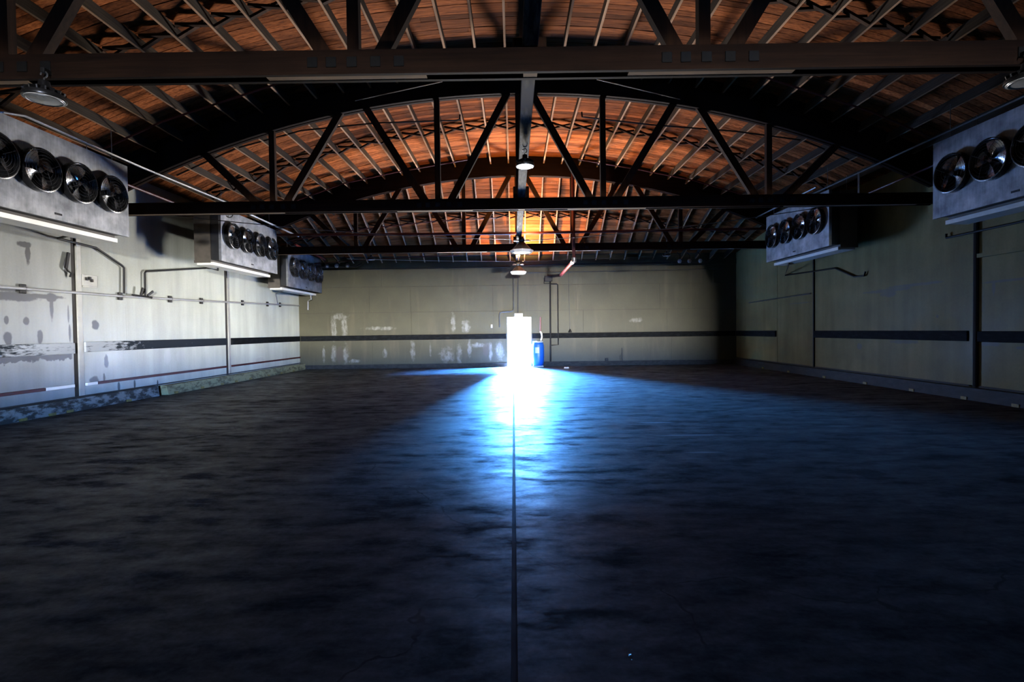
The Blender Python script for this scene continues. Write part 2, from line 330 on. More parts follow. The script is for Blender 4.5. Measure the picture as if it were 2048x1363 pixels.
# ------------------------------------------------------------------ mesh helpers
class MB:
    def __init__(s): s.v = []; s.f = []; s.sm = []
    def add(s, vs, fs, smooth=False):
        n = len(s.v); s.v += [tuple(p) for p in vs]; s.f += [tuple(n+i for i in f) for f in fs]; s.sm += [smooth]*len(fs); return s
    def box(s, x0, x1, y0, y1, z0, z1):
        return s.add([(x0,y0,z0),(x1,y0,z0),(x1,y1,z0),(x0,y1,z0),(x0,y0,z1),(x1,y0,z1),(x1,y1,z1),(x0,y1,z1)],
                     [(0,3,2,1),(4,5,6,7),(0,1,5,4),(1,2,6,5),(2,3,7,6),(3,0,4,7)])
    def cbox(s, x0, x1, y0, y1, z0, z1, c=0.008):
        """box with bevelled long edges (chamfer c on all twelve edges)"""
        X = (x0, x0+c, x1-c, x1); Yv = (y0, y0+c, y1-c, y1); Z = (z0, z0+c, z1-c, z1)
        idx = {}; vs = []
        for i, (a, b_) in enumerate([(a, b_) for a in (0, 1) for b_ in (0, 1)]):
            pass
        def vert(p):
            if p not in idx: idx[p] = len(vs); vs.append(p)
            return idx[p]
        fs = []
        mx = lambda v0, v1: (v0, v1)
        for sx in (0, 1):
            x = X[0] if sx == 0 else X[3]; q = [(x,Yv[1],Z[1]),(x,Yv[2],Z[1]),(x,Yv[2],Z[2]),(x,Yv[1],Z[2])]
            fs.append([vert(p) for p in (q if sx else q[::-1])])
        for sy in (0, 1):
            y = Yv[0] if sy == 0 else Yv[3]; q = [(X[1],y,Z[1]),(X[2],y,Z[1]),(X[2],y,Z[2]),(X[1],y,Z[2])]
            fs.append([vert(p) for p in (q[::-1] if sy else q)])
        for sz in (0, 1):
            z = Z[0] if sz == 0 else Z[3]; q = [(X[1],Yv[1],z),(X[2],Yv[1],z),(X[2],Yv[2],z),(X[1],Yv[2],z)]
            fs.append([vert(p) for p in (q if sz else q[::-1])])
        for sx in (0, 1):
            for sy in (0, 1):
                xo, xi = (X[0], X[1]) if sx == 0 else (X[3], X[2]); yo, yi = (Yv[0], Yv[1]) if sy == 0 else (Yv[3], Yv[2])
                fs.append([vert((xo,yi,Z[1])), vert((xi,yo,Z[1])), vert((xi,yo,Z[2])), vert((xo,yi,Z[2]))])
        for sx in (0, 1):
            for sz in (0, 1):
                xo, xi = (X[0], X[1]) if sx == 0 else (X[3], X[2]); zo, zi = (Z[0], Z[1]) if sz == 0 else (Z[3], Z[2])
                fs.append([vert((xo,Yv[1],zi)), vert((xo,Yv[2],zi)), vert((xi,Yv[2],zo)), vert((xi,Yv[1],zo))])
        for sy in (0, 1):
            for sz in (0, 1):
                yo, yi = (Yv[0], Yv[1]) if sy == 0 else (Yv[3], Yv[2]); zo, zi = (Z[0], Z[1]) if sz == 0 else (Z[3], Z[2])
                fs.append([vert((X[1],yo,zi)), vert((X[2],yo,zi)), vert((X[2],yi,zo)), vert((X[1],yi,zo))])
        for sx in (0, 1):
            for sy in (0, 1):
                for sz in (0, 1):
                    xo, xi = (X[0], X[1]) if sx == 0 else (X[3], X[2]); yo, yi = (Yv[0], Yv[1]) if sy == 0 else (Yv[3], Yv[2]); zo, zi = (Z[0], Z[1]) if sz == 0 else (Z[3], Z[2])
                    fs.append([vert((xo,yi,zi)), vert((xi,yo,zi)), vert((xi,yi,zo))])
        return s.add(vs, fs)
    def bar(s, p, q, w, h, up=(0, 0, 1)):
        """rectangular bar from p to q, w across, h along up"""
        p, q = Vector(p), Vector(q); d = (q-p).normalized(); u = Vector(up); u = (u - d*u.dot(d)).normalized(); r = d.cross(u)
        vs = [a + r*(sx*w/2) + u*(sz*h/2) for a in (p, q) for sx, sz in ((-1,-1),(1,-1),(1,1),(-1,1))]
        return s.add(vs, [(0,1,2,3),(7,6,5,4),(0,4,5,1),(1,5,6,2),(2,6,7,3),(3,7,4,0)])
    def tube(s, pts, r, n=8, closed=False):
        pts = [Vector(p) for p in pts]; m = len(pts); vs = []; fs = []
        prev = None
        for i, p in enumerate(pts):
            a = pts[(i-1) % m] if (i > 0 or closed) else p; b = pts[(i+1) % m] if (i < m-1 or closed) else p
            d = (b-a).normalized()
            u = prev if prev is not None else (Vector((0,0,1)) if abs(d.z) < 0.9 else Vector((1,0,0)))
            u = (u - d*u.dot(d)).normalized(); prev = u; w = d.cross(u)
            vs += [p + (u*math.cos(2*PI*k/n) + w*math.sin(2*PI*k/n))*r for k in range(n)]
        seg = m if closed else m-1
        for i in range(seg):
            j = (i+1) % m
            fs += [(i*n+k, i*n+(k+1) % n, j*n+(k+1) % n, j*n+k) for k in range(n)]
        if not closed: fs += [tuple(range(n))[::-1], tuple((m-1)*n+k for k in range(n))]
        return s.add(vs, fs, True)
    def lathe(s, prof, n=24, c=(0, 0, 0), axis='z', smooth=True):
        """profile of (radius, height) pairs turned round an axis through c"""
        vs = []; fs = []; m = len(prof)
        for r, h in prof:
            for k in range(n):
                a = 2*PI*k/n; x, y = r*math.cos(a), r*math.sin(a)
                p = (x, y, h) if axis == 'z' else ((h, x, y) if axis == 'x' else (x, h, y))
                vs.append((p[0]+c[0], p[1]+c[1], p[2]+c[2]))
        for i in range(m-1):
            fs += [(i*n+k, i*n+(k+1) % n, (i+1)*n+(k+1) % n, (i+1)*n+k) for k in range(n)]
        return s.add(vs, fs, smooth)
    def disc(s, r, n, c, axis='z'):
        vs = []
        for k in range(n):
            a = 2*PI*k/n; x, y = r*math.cos(a), r*math.sin(a)
            p = (x, y, 0) if axis == 'z' else ((0, x, y) if axis == 'x' else (x, 0, y))
            vs.append((p[0]+c[0], p[1]+c[1], p[2]+c[2]))
        return s.add(vs, [tuple(range(n))])
    def mesh(s, name, mat, org=(0, 0, 0)):
        me = bpy.data.meshes.new(name)
        me.from_pydata([(x-org[0], y-org[1], z-org[2]) for x, y, z in s.v], [], s.f)
        me.polygons.foreach_set('use_smooth', s.sm)
        me.materials.append(MATS[mat]); me.update()
        import bmesh
        bm = bmesh.new(); bm.from_mesh(me); bmesh.ops.recalc_face_normals(bm, faces=bm.faces); bm.to_mesh(me); bm.free()
        if any(s.sm) :
            try: me.set_sharp_from_angle(angle=math.radians(40))
            except Exception: pass
        return me

ORG = {}
def tag(o, label=None, cat=None, group=None, kind=None):
    if label: o['label'] = label
    if cat: o['category'] = cat
    if group: o['group'] = group
    if kind: o['kind'] = kind
    return o
def root(name, loc, label, cat, group=None):
    o = bpy.data.objects.new(name, None); COL.objects.link(o); o.location = loc; o.empty_display_size = 0.2; ORG[o.name] = tuple(loc)
    return tag(o, label, cat, group)
def obj(name, mb, mat, parent=None, label=None, cat=None, group=None, kind=None):
    if parent is not None: org = ORG[parent.name]
    elif kind == 'structure': org = (0, 0, 0)
    else:
        xs, ys, zs = zip(*mb.v); org = ((min(xs)+max(xs))/2, (min(ys)+max(ys))/2, min(zs))
    o = bpy.data.objects.new(name, mb.mesh(name, mat, org)); COL.objects.link(o)
    if parent is not None: o.parent = parent
    else: o.location = org
    ORG[o.name] = org
    return tag(o, label, cat, group, kind)
def copy_tree(o, parent=None, shift=(0, 0, 0)):
    c = o.copy(); COL.objects.link(c); c.parent = parent
    if parent is None: c.location = Vector(o.location) + Vector(shift)
    for ch in list(o.children): copy_tree(ch, c)
    return c

# ------------------------------------------------------------------ dimensions
XL, XR, YB, YF = -9.229, 9.576, 22.05, -22.0
XC, ZC, RB, RJ, RS = 0.20, -14.15, 21.05, 21.47, 21.71
TR_Y = (5.49, 11.645, 17.79); CH0, CH1, TH = 4.296, 4.552, 0.19
PAN = 1.8805
def arc(R, x): return ZC + math.sqrt(R*R - (x-XC)**2)
HIP0, HIP1 = 17.98, 22.02
def joist_z(x, y):
    if y <= HIP0: return arc(RJ, x)
    t = (y-HIP0)/(HIP1-HIP0); return arc(RJ, x)*(1-t) + 4.515*t
def deck_z(x, y):
    if y <= HIP0: return arc(RS, x)
    t = (y-HIP0)/(HIP1-HIP0); return arc(RS, x)*(1-t) + 4.755*t

# ------------------------------------------------------------------ floor
JX = -0.016
fl = obj('floor', MB().box(XL-.3, XR+.3, YF-.3, YB+.3, -.3, -.03), 'gap_dark', kind='structure')
obj('floor_slab', MB().box(XL-.3, JX-.016, YF-.3, YB+.02, -.029, 0), 'polished_concrete', fl)
obj('floor_slab', MB().box(JX+.016, XR+.3, YF-.3, YB+.02, -.029, 0), 'polished_concrete', fl)
# ------------------------------------------------------------------ walls
W = obj('wall_left', MB().box(XL-.25, XL-.02, YF, YB+.25, -.03, 5.75), 'gap_dark', kind='structure')
LB = ((YF, 10.70), (10.94, 16.38), (16.65, YB))
for a, b_ in LB:
    obj('wall_panel', MB().box(XL-.02, XL, a, b_, 0, 5.7), 'left_wall_paint', W)
for a, b_ in ((10.825, 10.935), (16.535, 16.645)):
    obj('cover_strip', MB().box(XL-.02, XL+.012, a, b_, 0, 5.7), 'cover_strip_paint', W)
W = obj('wall_right', MB().box(XR+.02, XR+.25, YF, YB+.25, -.03, 5.75), 'gap_dark', kind='structure')
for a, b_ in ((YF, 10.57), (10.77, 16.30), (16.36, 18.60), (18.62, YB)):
    obj('wall_panel', MB().box(XR, XR+.02, a, b_, 0, 5.7), 'right_wall_dimmed_paint', W)
obj('cover_strip', MB().box(XR-.02, XR+.02, 10.65, 10.768, 0, 5.7), 'right_wall_dimmed_paint', W)
obj('wall_ledge', MB().box(XR-.07, XR, YF, 10.55, 2.92, 3.0), 'right_wall_dimmed_paint', W)
D0, D1, DH = -0.253, 0.737, 2.11
W = obj('wall_back', MB().box(XL-.25, D0-.03, YB+.014, YB+.25, -.03, 4.78).box(D1+.03, XR+.25, YB+.014, YB+.25, -.03, 4.78)
        .box(D0-.03, D1+.03, YB+.014, YB+.25, DH+.03, 4.78), 'gap_dark', kind='structure')
rows = ((0.0, 1.296, (-9.25, -6.1, -2.5)), (1.306, 2.396, (-9.25, -7.9, -4.4, -.86, 3.0, 6.6)), (2.406, 3.496, (-9.25, -6.2, -4.42, -.88, 2.7, 6.3)), (3.506, 4.27, (-9.25, -5.66, -2.07, 1.5, 5.1, 8.6)))
for z0, z1, cuts in rows:
    if z0 == 0.0: spans = [(-9.25, -6.1), (-6.094, -2.5), (-2.494, D0-.03), (D1+.03, 3.6), (3.606, 6.8), (6.806, XR)]
    else:
        c = list(cuts) + [XR]; spans = [(c[i]+(.010 if i else 0), c[i+1]) for i in range(len(c)-1)]
    for a, b_ in spans:
        if z0 < DH and b_ > D0 and a < D1 and z0 > 0:      # cut round the doorway
            if a < D0-.03: obj('wall_panel', MB().box(a, D0-.03, YB, YB+.014, z0, z1), 'back_wall_paint', W)
            if b_ > D1+.03: obj('wall_panel', MB().box(D1+.03, b_, YB, YB+.014, z0, z1), 'back_wall_paint', W)
            obj('wall_panel', MB().box(max(a, D0-.03), min(b_, D1+.03), YB, YB+.014, DH+.03, z1), 'back_wall_paint', W)
        else: obj('wall_panel', MB().box(a, b_, YB, YB+.014, z0, z1), 'back_wall_paint', W)
obj('wall_panel', MB().box(XL, XR, YB, YB+.014, 4.276, 4.85), 'back_wall_paint', W)
obj('wall_plate', MB().box(XL, XR, YB-.03, YB+.014, 4.29, 4.52), 'back_wall_paint', W)
obj('wall_front', MB().box(XL-.25, GX0, YF-.25, YF, -.03, 7.9).box(GX1, XR+.25, YF-.25, YF, -.03, 7.9).box(GX0, GX1, YF-.25, YF, GH, 7.9).box(GX0, GX1, YF-.25, YF, -.03, GS), 'wall_plain', kind='structure')
d = obj('door_1', MB().box(D0-.03, D0, YB-.02, YB+.25, 0, DH+.03).box(D1, D1+.03, YB-.02, YB+.25, 0, DH+.03).box(D0, D1, YB-.02, YB+.25, DH, DH+.03), 'door_frame_paint', kind='structure')
obj('door_sill', MB().box(D0, D1, YB+.02, YB+.45, -.05, 0.004), 'door_frame_paint', d)
# kerbs along the walls
k = obj('baseboard_left', MB().box(XL, XL+.02, YF, YB, .255, .285), 'gap_dark', kind='structure')
def kerb(x0, x1, y0, y1, h, slope):
    s_ = 1 if x1 > x0 else -1
    return MB().add([(x0,y0,0),(x1,y0,0),(x1-s_*slope,y0,h),(x0,y0,h),(x0,y1,0),(x1,y1,0),(x1-s_*slope,y1,h),(x0,y1,h)], [(0,1,2,3),(7,6,5,4),(1,5,6,2),(2,6,7,3),(0,3,7,4),(0,4,5,1)])
obj('kerb_block', kerb(XL, -9.06, YF, 13.02, .255, .03), 'curb_white', k, 'white chipped kerb')
obj('kerb_block', kerb(XL, -8.96, 13.22, YB, .24, .05), 'curb_yellow', k, 'yellowish kerb')
for y in (9.3, 9.9, 10.3, 11.9): obj('yellow_mark', MB().box(-9.075, -9.055, y, y+.16, .0, .05), 'yellow_paint', k)
for y in (13.45, 14.6, 15.6, 16.4, 17.3, 18.6, 19.6, 20.7): obj('yellow_mark', MB().box(-8.985, -8.955, y, y+.14, .0, .06), 'yellow_paint', k)
k = obj('baseboard_right', MB().box(XR-.02, XR, YF, YB, .255, .29), 'gap_dark', kind='structure')
obj('kerb_block', kerb(XR, 9.36, YF, YB, .25, .04), 'curb_dark', k)
for y in (9.5, 10.6, 12.0, 13.6, 15.4, 17.4, 19.2): obj('yellow_mark', MB().box(9.352, 9.37, y, y+.14, .0, .06), 'yellow_paint', k)
k = obj('baseboard_back', MB().box(XL, D0-.06, YB-.07, YB, 0, .17).box(D1+.06, XR, YB-.07, YB, 0, .20), 'curb_dark', kind='structure')

# ------------------------------------------------------------------ roof: deck, boards, joists, bridging
deck = MB(); xs = [XL-.3 + (XR-XL+.6)*i/24 for i in range(25)]
ys = [YF-.3, HIP0, (HIP0+HIP1)/2, HIP1+.3]
vs_ = [(x, y, deck_z(x, y)+.032+dz) for dz in (0, .12) for y in ys for x in xs]
n = 25; fs_ = []
for layer in (0, 1):
    for j in range(3):
        for i in range(24):
            a = layer*100 + j*n + i; fs_.append((a, a+1, a+n+1, a+n))
deck.add(vs_, fs_)
ceil = obj('ceiling', deck, 'deck_dark', kind='structure')
PITCH = 0.145
def board(mb, xa, xb, y0, y1, dz):
    m = max(2, int((xb-xa)/0.9)+1); vs = []; fs = []
    for i in range(m+1):
        x = xa+(xb-xa)*i/m
        for y, t in ((y0, 0), (y1, 0), (y1, .024), (y0, .024)): vs.append((x, y, deck_z(x, y)+dz+t))
    for i in range(m):
        for k_ in range(4): fs.append((i*4+k_, i*4+(k_+1) % 4, i*4+4+(k_+1) % 4, i*4+4+k_))
    fs += [(0,1,2,3), (m*4+3, m*4+2, m*4+1, m*4)]
    mb.add(vs, fs)
rest = MB()
for r in range(117):
    y0 = 5.0 + r*PITCH; cuts = [XL-.1]; x = XL + random.uniform(2.2, 5.4)
    off = [random.uniform(-.6, .6) for _ in range(3)]; st = (r % 3)*1.2
    cuts += [XL+3.0+st+off[0], XL+8.0+st+off[1], XL+13.0+st+off[2], XR+.1]
    for i in range(4):
        mb = rest if r >= 75 else MB()
        board(mb, cuts[i]+.002, cuts[i+1]-.002, y0+.005, y0+PITCH-.005, random.uniform(-.004, .004))
        if r < 75: obj('roof_plank', mb, 'plank_wood', ceil)
obj('far_roof_planks', rest, 'plank_wood', ceil, kind='stuff')
JXS = [XC + .305 + .61*i for i in range(-16, 16) if XL+.05 < XC + .305 + .61*i < XR-.05]
BAYS = ((5.69, 11.64), (11.84, 17.785), (17.985, 22.01))
def joist(x, y0, y1):
    s_ = (x-XC)/RJ; nx, nz = s_, math.sqrt(1-s_*s_)
    vs = []
    for y in (y0, y1):
        f = 1.0 if y < 20 else 0.25
        zb, zt = joist_z(x, y), deck_z(x, y)+.002
        for sx in (-.0225, .0225):
            vs += [(x+sx, y, zb), (x+sx+nx*f*(zt-zb), y, zt - abs(nx)*f*.03)]
    return MB().add(vs, [(0,1,3,2),(4,6,7,5),(0,2,6,4),(2,3,7,6),(3,1,5,7),(1,0,4,5)])
for y0, y1 in BAYS:
    for x in JXS:
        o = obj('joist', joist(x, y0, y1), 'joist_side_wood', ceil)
        o.data.materials.append(MATS['joist_wood'])       # paler lower edge
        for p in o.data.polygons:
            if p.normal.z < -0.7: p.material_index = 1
    ym = (y0+y1)/2
    for a, b_ in zip(JXS, JXS[1:]):
        for sgn in (0, 1):
            y = ym + (.035 if sgn else -.035)
            za, zb = (joist_z(a, y)+.03, deck_z(b_, y)-.05) if sgn else (deck_z(a, y)-.05, joist_z(b_, y)+.03)
            obj('bridging', MB().bar((a+.023, y, za), (b_-.023, y, zb), .045, .062, (0, 1, 0)), 'bridging_wood', ceil)

# ------------------------------------------------------------------ bowstring trusses
def truss(y, label, idx):
    t = root('bowstring_truss', (XC, y, CH0), label, 'roof truss', 'bowstring roof trusses')
    y0, y1 = y, y+TH
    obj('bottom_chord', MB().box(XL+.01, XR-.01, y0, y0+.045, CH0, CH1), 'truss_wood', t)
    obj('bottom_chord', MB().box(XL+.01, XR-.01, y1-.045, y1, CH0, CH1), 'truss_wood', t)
    for a, b_ in ((-9.1, -5.2), (-2.62, -.90), (.14, .29), (1.27, 3.05), (6.2, 9.2)):
        obj('splice_board', MB().box(a, b_, y0+.045, y1-.045, CH0+.004, CH0+.09), 'splice_wood', t)
    # arch of two leaves
    for ya, yb in ((y0, y0+.075), (y1-.075, y1)):
        vs = []; fs = []; m = 40
        xa, xb = XL+.01, XR-.01
        for i in range(m+1):
            x = xa+(xb-xa)*i/m
            for yy, R in ((ya, RB), (yb, RB), (yb, RS-.005), (ya, RS-.005)): vs.append((x, yy, arc(R, x)))
        for i in range(m):
            for k_ in range(4): fs.append((i*4+k_, i*4+(k_+1) % 4, i*4+4+(k_+1) % 4, i*4+4+k_))
        fs += [(0,1,2,3), (m*4+3, m*4+2, m*4+1, m*4)]
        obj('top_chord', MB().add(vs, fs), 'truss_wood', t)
    ym = (y0+y1)/2
    def web(name, xb, xt, w, zt=None):
        zt = zt or arc(RB, xt)+.35
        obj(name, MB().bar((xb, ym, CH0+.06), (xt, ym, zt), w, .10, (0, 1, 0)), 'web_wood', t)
    obj('king_post', MB().box(XC+.01-.11, XC+.01+.11, ym-.05, ym+.05, CH0+.06, arc(RB, XC)+.3), 'web_wood', t)
    for k_ in (-3, -1, 1, 3): web('vertical_web', XC+k_*PAN, XC+k_*PAN, .125)
    for xb, xt in ((-1, 0), (1, 0), (-1, -2), (1, 2), (-3, -2), (3, 2), (-3, -4), (3, 4)):
        s_ = 1 if xt > xb else -1
        web('diagonal_web', XC+xb*PAN+s_*.20, XC+xt*PAN-s_*.10, .155)
    obj('post_foot', MB().cbox(XC-.17, XC+.19, y0+.01, y1-.01, CH1, CH1+(.12 if idx == 0 else .26), .012), 'web_wood', t)
    for k_ in (-3, -1, 1, 3):
        for dx in (-.42, -.22, .0, .25, .5):
            obj('bolt_plate', MB().cbox(XC+k_*PAN+dx-.055, XC+k_*PAN+dx+.055, y0-.012, y0, CH0+.07, CH0+.18, .004), 'plate_black', t)
    return t
truss(TR_Y[0], 'nearest dark wooden bowstring truss, its heavy tie beam crossing the top of the picture', 0)
truss(TR_Y[1], 'middle dark wooden bowstring truss with its whole arch and zigzag webs in view', 1)
truss(TR_Y[2], 'farthest dark wooden bowstring truss, closest to the doorway wall', 2)

# whitewashed ridge-line beams lying on the tie beams
for (a, b_), lb in zip(((-.6, 5.51), (5.685, 11.665), (11.84, 17.81), (17.985, 22.05)),
                       ('whitewashed timber running from the nearest truss back overhead', 'speckled whitewashed timber between the nearest and the middle truss',
                        'short looking whitewashed timber between the middle and the farthest truss', 'whitewashed timber end between the farthest truss and the doorway wall')):
    obj('tie_timber', MB().cbox(XC-.068, XC+.098, a, b_-.03, CH1+.003, CH1+.10, .006), 'whitewashed_wood', label=lb, cat='beam', group='timbers along the middle of the roof')

# ------------------------------------------------------------------ evaporator fan units
def fan_unit(y0, xf, side, zb, label):
    """side +1: hangs on the left, panel faces +x; -1: on the right, faces -x.  xf panel plane, y0 near end, zb bottom"""
    Ln, Ht, Dp = 3.28, 1.45, .74
    s_ = side; yc = y0+Ln/2
    t = root('fan_unit', (xf - s_*Dp/2, yc, zb), label, 'cooling unit', 'fan units along the walls')
    X = lambda d: xf - s_*d       # distance behind the panel
    bx = lambda mb, d0, d1, a, b_, c, e: mb.box(min(X(d0), X(d1)), max(X(d0), X(d1)), a, b_, c, e)
    # front panel with four round holes
    holes = [y0+.50+.76*i for i in range(4)]; zc = zb+.745; r = .352; nseg = 32
    mb = MB(); vs = []; fs = []
    for i, hy in enumerate(holes):
        ya = y0 if i == 0 else (holes[i-1]+hy)/2; yb = y0+Ln if i == 3 else (hy+holes[i+1])/2
        base = len(vs)
        for kk in range(nseg):
            a = 2*PI*kk/nseg; cy_, cz_ = math.cos(a), math.sin(a)
            vs.append((X(0), hy+r*cy_, zc+r*cz_))
            tY = ((yb-hy) if cy_ > 0 else (hy-ya))/abs(cy_) if abs(cy_) > 1e-6 else 1e9
            tZ = ((zb+Ht-zc) if cz_ > 0 else (zc-zb))/abs(cz_) if abs(cz_) > 1e-6 else 1e9
            tt = min(tY, tZ); vs.append((X(0), hy+tt*cy_, zc+tt*cz_))
        for kk in range(nseg):
            a, b_ = base+2*kk, base+2*((kk+1) % nseg); fs.append((a, a+1, b_+1, b_))
        for (py, pz) in ((yb, zb+Ht), (ya, zb+Ht), (ya, zb), (yb, zb)):     # corners
            ang = math.atan2(pz-zc, py-hy) % (2*PI); k0 = int(ang/(2*PI)*nseg) % nseg
            vs.append((X(0), py, pz)); fs.append((base+2*k0+1, len(vs)-1, base+2*((k0+1) % nseg)+1))
    mb.add(vs, fs)
    # returned edges of the panel
    bx(mb, .001, .07, y0, y0+.012, zb, zb+Ht); bx(mb, .001, .07, y0+Ln-.012, y0+Ln, zb, zb+Ht); bx(mb, .001, .07, y0, y0+Ln, zb+Ht-.012, zb+Ht); bx(mb, .001, .05, y0, y0+Ln, zb, zb+.012)
    obj('front_panel', mb, 'galvanised_sheet', t)
    mb = MB(); bx(mb, .07, .30, y0+.03, y0+Ln-.03, zb+.03, zb+Ht-.03); obj('coil', mb, 'coil_black', t)
    mb = MB(); bx(mb, .30, Dp, y0, y0+Ln, zb-.02, zb+Ht-.02); bx(mb, .30, Dp+.012, y0-.006, y0+.02, zb-.05, zb+.02); obj('casing', mb, 'casing_paint', t)
    mb = MB(); bx(mb, .27, Dp-.06, y0+.01, y0+Ln-.01, zb-.105, zb-.035); bx(mb, .24, .30, y0+.005, y0+Ln-.005, zb-.11, zb-.03); obj('drip_pan', mb, 'white_pan', t)
    mb = MB(); bx(mb, -.006, .0, yc-.07, yc+.07, zb+.085, zb+.12); obj('maker_plate', mb, 'black_iron', t)
    for yy in (y0+.25, y0+Ln-.25):
        for dd in (.12, .62): obj('hanger_rod', MB().tube([(X(dd), yy, zb+Ht-.03), (X(dd), yy, arc(RJ, X(dd)) if yy < HIP0 else joist_z(X(dd), yy))], .007, 6), 'dull_steel', t)
    for i, hy in enumerate(holes):
        h = lambda d: -s_*d
        f = obj('fan', MB().lathe([(r-.004, h(.06)), (r+.006, h(-.0)), (r+.006, h(-.115)), (r-.012, h(-.12)), (r-.02, h(-.105)), (r-.02, h(.06))], 32, (X(0), hy, zc), 'x'), 'shroud_black', t)
        g = MB()
        for q, rr in enumerate((.07, .125, .18, .235, .29, .325)):
            dd = -.13 - .035*(1-(rr/.33)**2)
            g.tube([(X(dd), hy+rr*math.cos(2*PI*k_/24), zc+rr*math.sin(2*PI*k_/24)) for k_ in range(24)], .0026, 4, True)
        for k_ in range(4):
            a = PI*k_/2+.5
            g.tube([(X(-.165), hy+.03*math.cos(a), zc+.03*math.sin(a)), (X(-.15), hy+.18*math.cos(a), zc+.18*math.sin(a)), (X(-.118), hy+.338*math.cos(a), zc+.338*math.sin(a))], .004, 4)
        obj('guard', g, 'guard_wire', f)
        obj('hub', MB().lathe([(.0, h(-.07)), (.045, h(-.065)), (.06, h(-.03)), (.06, h(.05)), (0, h(.05))], 16, (X(0), hy, zc), 'x'), 'shroud_black', f)
        a0 = (i*0.9 + (0.3 if s_ > 0 else 1.1)) + y0
        for k_ in range(4):
            a = a0 + k_*PI/2; vs = []; m = 5
            for j in range(m+1):
                rr = .055 + (.315-.055)*j/m; half = .16 + .42*min(1, j/2.0); tw = .045 - .012*j/m
                for u in (-1, -.33, .33, 1):
                    an = a + u*half*(.9 if j else .7); bow = .02*(1-u*u)
                    vs.append((X(-.02 + tw*u - bow), hy+rr*math.cos(an), zc+rr*math.sin(an)))
            fs = [(j*4+u, j*4+u+1, j*4+u+5, j*4+u+4) for j in range(m) for u in range(3)]
            obj('blade', MB().add(vs, fs, True), 'blade_steel', f)
    return t
fan_unit(7.295, -7.90, 1, 3.575, 'largest looking galvanised four fan cooling unit, near the viewer on the bright left wall')
fan_unit(13.92, -7.90, 1, 3.550, 'middle galvanised four fan cooling unit of the three on the left wall')
fan_unit(18.70, -8.20, 1, 3.265, 'smallest looking four fan cooling unit, on the left wall beside the far corner')
fan_unit(6.77, 8.20, -1, 3.610, 'dim four fan cooling unit cut by the right picture edge')
fan_unit(13.34, 8.20, -1, 3.645, 'farther galvanised four fan cooling unit on the dark right wall')

# ------------------------------------------------------------------ bumper boards and low red rails on the walls
BG = 'bumper boards round the walls'
def bump(mb, lab, mat='bumper_paint'): return obj('bumper_board', mb, mat, label=lab, cat='board', group=BG)
Z0, Z1 = 1.206, 1.426
bump(MB().cbox(XL, XL+.05, 3.0, 10.69, Z0-.02, Z1-.015), 'blue grey worn bumper board at the left picture edge on the left wall', 'bumper_worn_far_end')
bump(MB().cbox(XL, XL+.05, 10.95, 16.37, Z0, Z1), 'long dark bumper board with a worn pale near end on the left wall', 'bumper_worn_near_end')
bump(MB().cbox(XL, XL+.05, 16.66, 22.0, Z0, Z1), 'dark bumper board on the left wall running into the far left corner')
bump(MB().cbox(XL+.06, D0-.05, YB-.05, YB, Z0, Z1), 'dark bumper board on the back wall left of the doorway')
bump(MB().cbox(D1+.06, XR-.06, YB-.05, YB, Z0, Z1), 'dark bumper board on the back wall right of the doorway behind the barrel')
bump(MB().cbox(XR-.05, XR, 18.68, 22.0, Z0, Z1), 'short dark bumper board on the right wall at the far right corner')
bump(MB().cbox(XR-.05, XR, 10.79, 16.28, Z0, Z1), 'long dark bumper board in the middle of the right wall')
bump(MB().cbox(XR-.05, XR, 3.0, 10.56, Z0-.01, Z1-.01), 'dark blue bumper board at the right picture edge on the right wall')
RG = 'low red rails on the left wall'
def rail(y0, y1, lab, white=None):
    t = root('low_rail', (XL, (y0+y1)/2, .48), lab, 'rail', RG)
    a = white[1] if white and white[0] == y0 else y0; b_ = white[0] if white and white[1] == y1 else y1
    obj('red_bar', MB().cbox(XL, XL+.045, a, b_, .485, .545, .006), 'red_pipe', t)
    if white: obj('white_bar', MB().cbox(XL, XL+.047, white[0], white[1], .484, .547, .006), 'white_pan', t, 'white painted end')
rail(3.0, 10.66, 'low maroon rail with a white end at the left picture edge', (10.0, 10.66))
rail(10.96, 16.37, 'long low red rail under the pale ended bumper board on the left wall', (10.96, 11.25))
rail(16.66, 22.0, 'low red rail on the left wall close to the far left corner')

# ------------------------------------------------------------------ conduits and pipes on the left wall
c = root('silver_conduit', (XL, 14, 2.45), 'silver conduit running along the left wall at head height on dark clamps', 'conduit')
xp = XL+.07
obj('tube', MB().tube([(xp, 3.0, 2.38), (xp, 7.0, 2.42), (xp, 9.6, 2.455), (xp, 12.0, 2.475), (xp, 15.1, 2.545), (xp, 19.2, 2.665), (xp, 21.9, 2.74)], .027), 'silver_pipe', c)
for y, z in ((9.6, 2.455), (11.98, 2.475), (13.72, 2.515), (15.1, 2.545), (17.4, 2.615), (19.17, 2.665), (20.2, 2.69)):
    obj('clamp', MB().cbox(XL, XL+.05, y-.06, y+.06, z+.025, z+.085, .01).cbox(XL, XL+.05, y-.06, y+.06, z-.09, z-.03, .01), 'black_iron', c)
    obj('strap', MB().lathe([(.034, -.012), (.034, .012)], 12, (xp, y, z), 'y'), 'dull_steel', c)
def pipe(name, pts, r, mat, lab, cat='pipe', group=None, n=8): return obj(name, MB().tube(pts, r, n), mat, label=lab, cat=cat, group=group)
DG = 'drain pipes under the fan units'
xd = XL+.05
pipe('drain_pipe', [(-8.45, 9.9, 3.52), (xd+.05, 10.3, 3.52), (xd, 11.30, 3.49), (xd, 12.02, 3.20), (xd, 12.09, 3.15), (xd, 12.07, 2.54)], .024, 'black_iron', 'dark drain pipe slanting from the nearest left fan unit down the wall', group=DG)
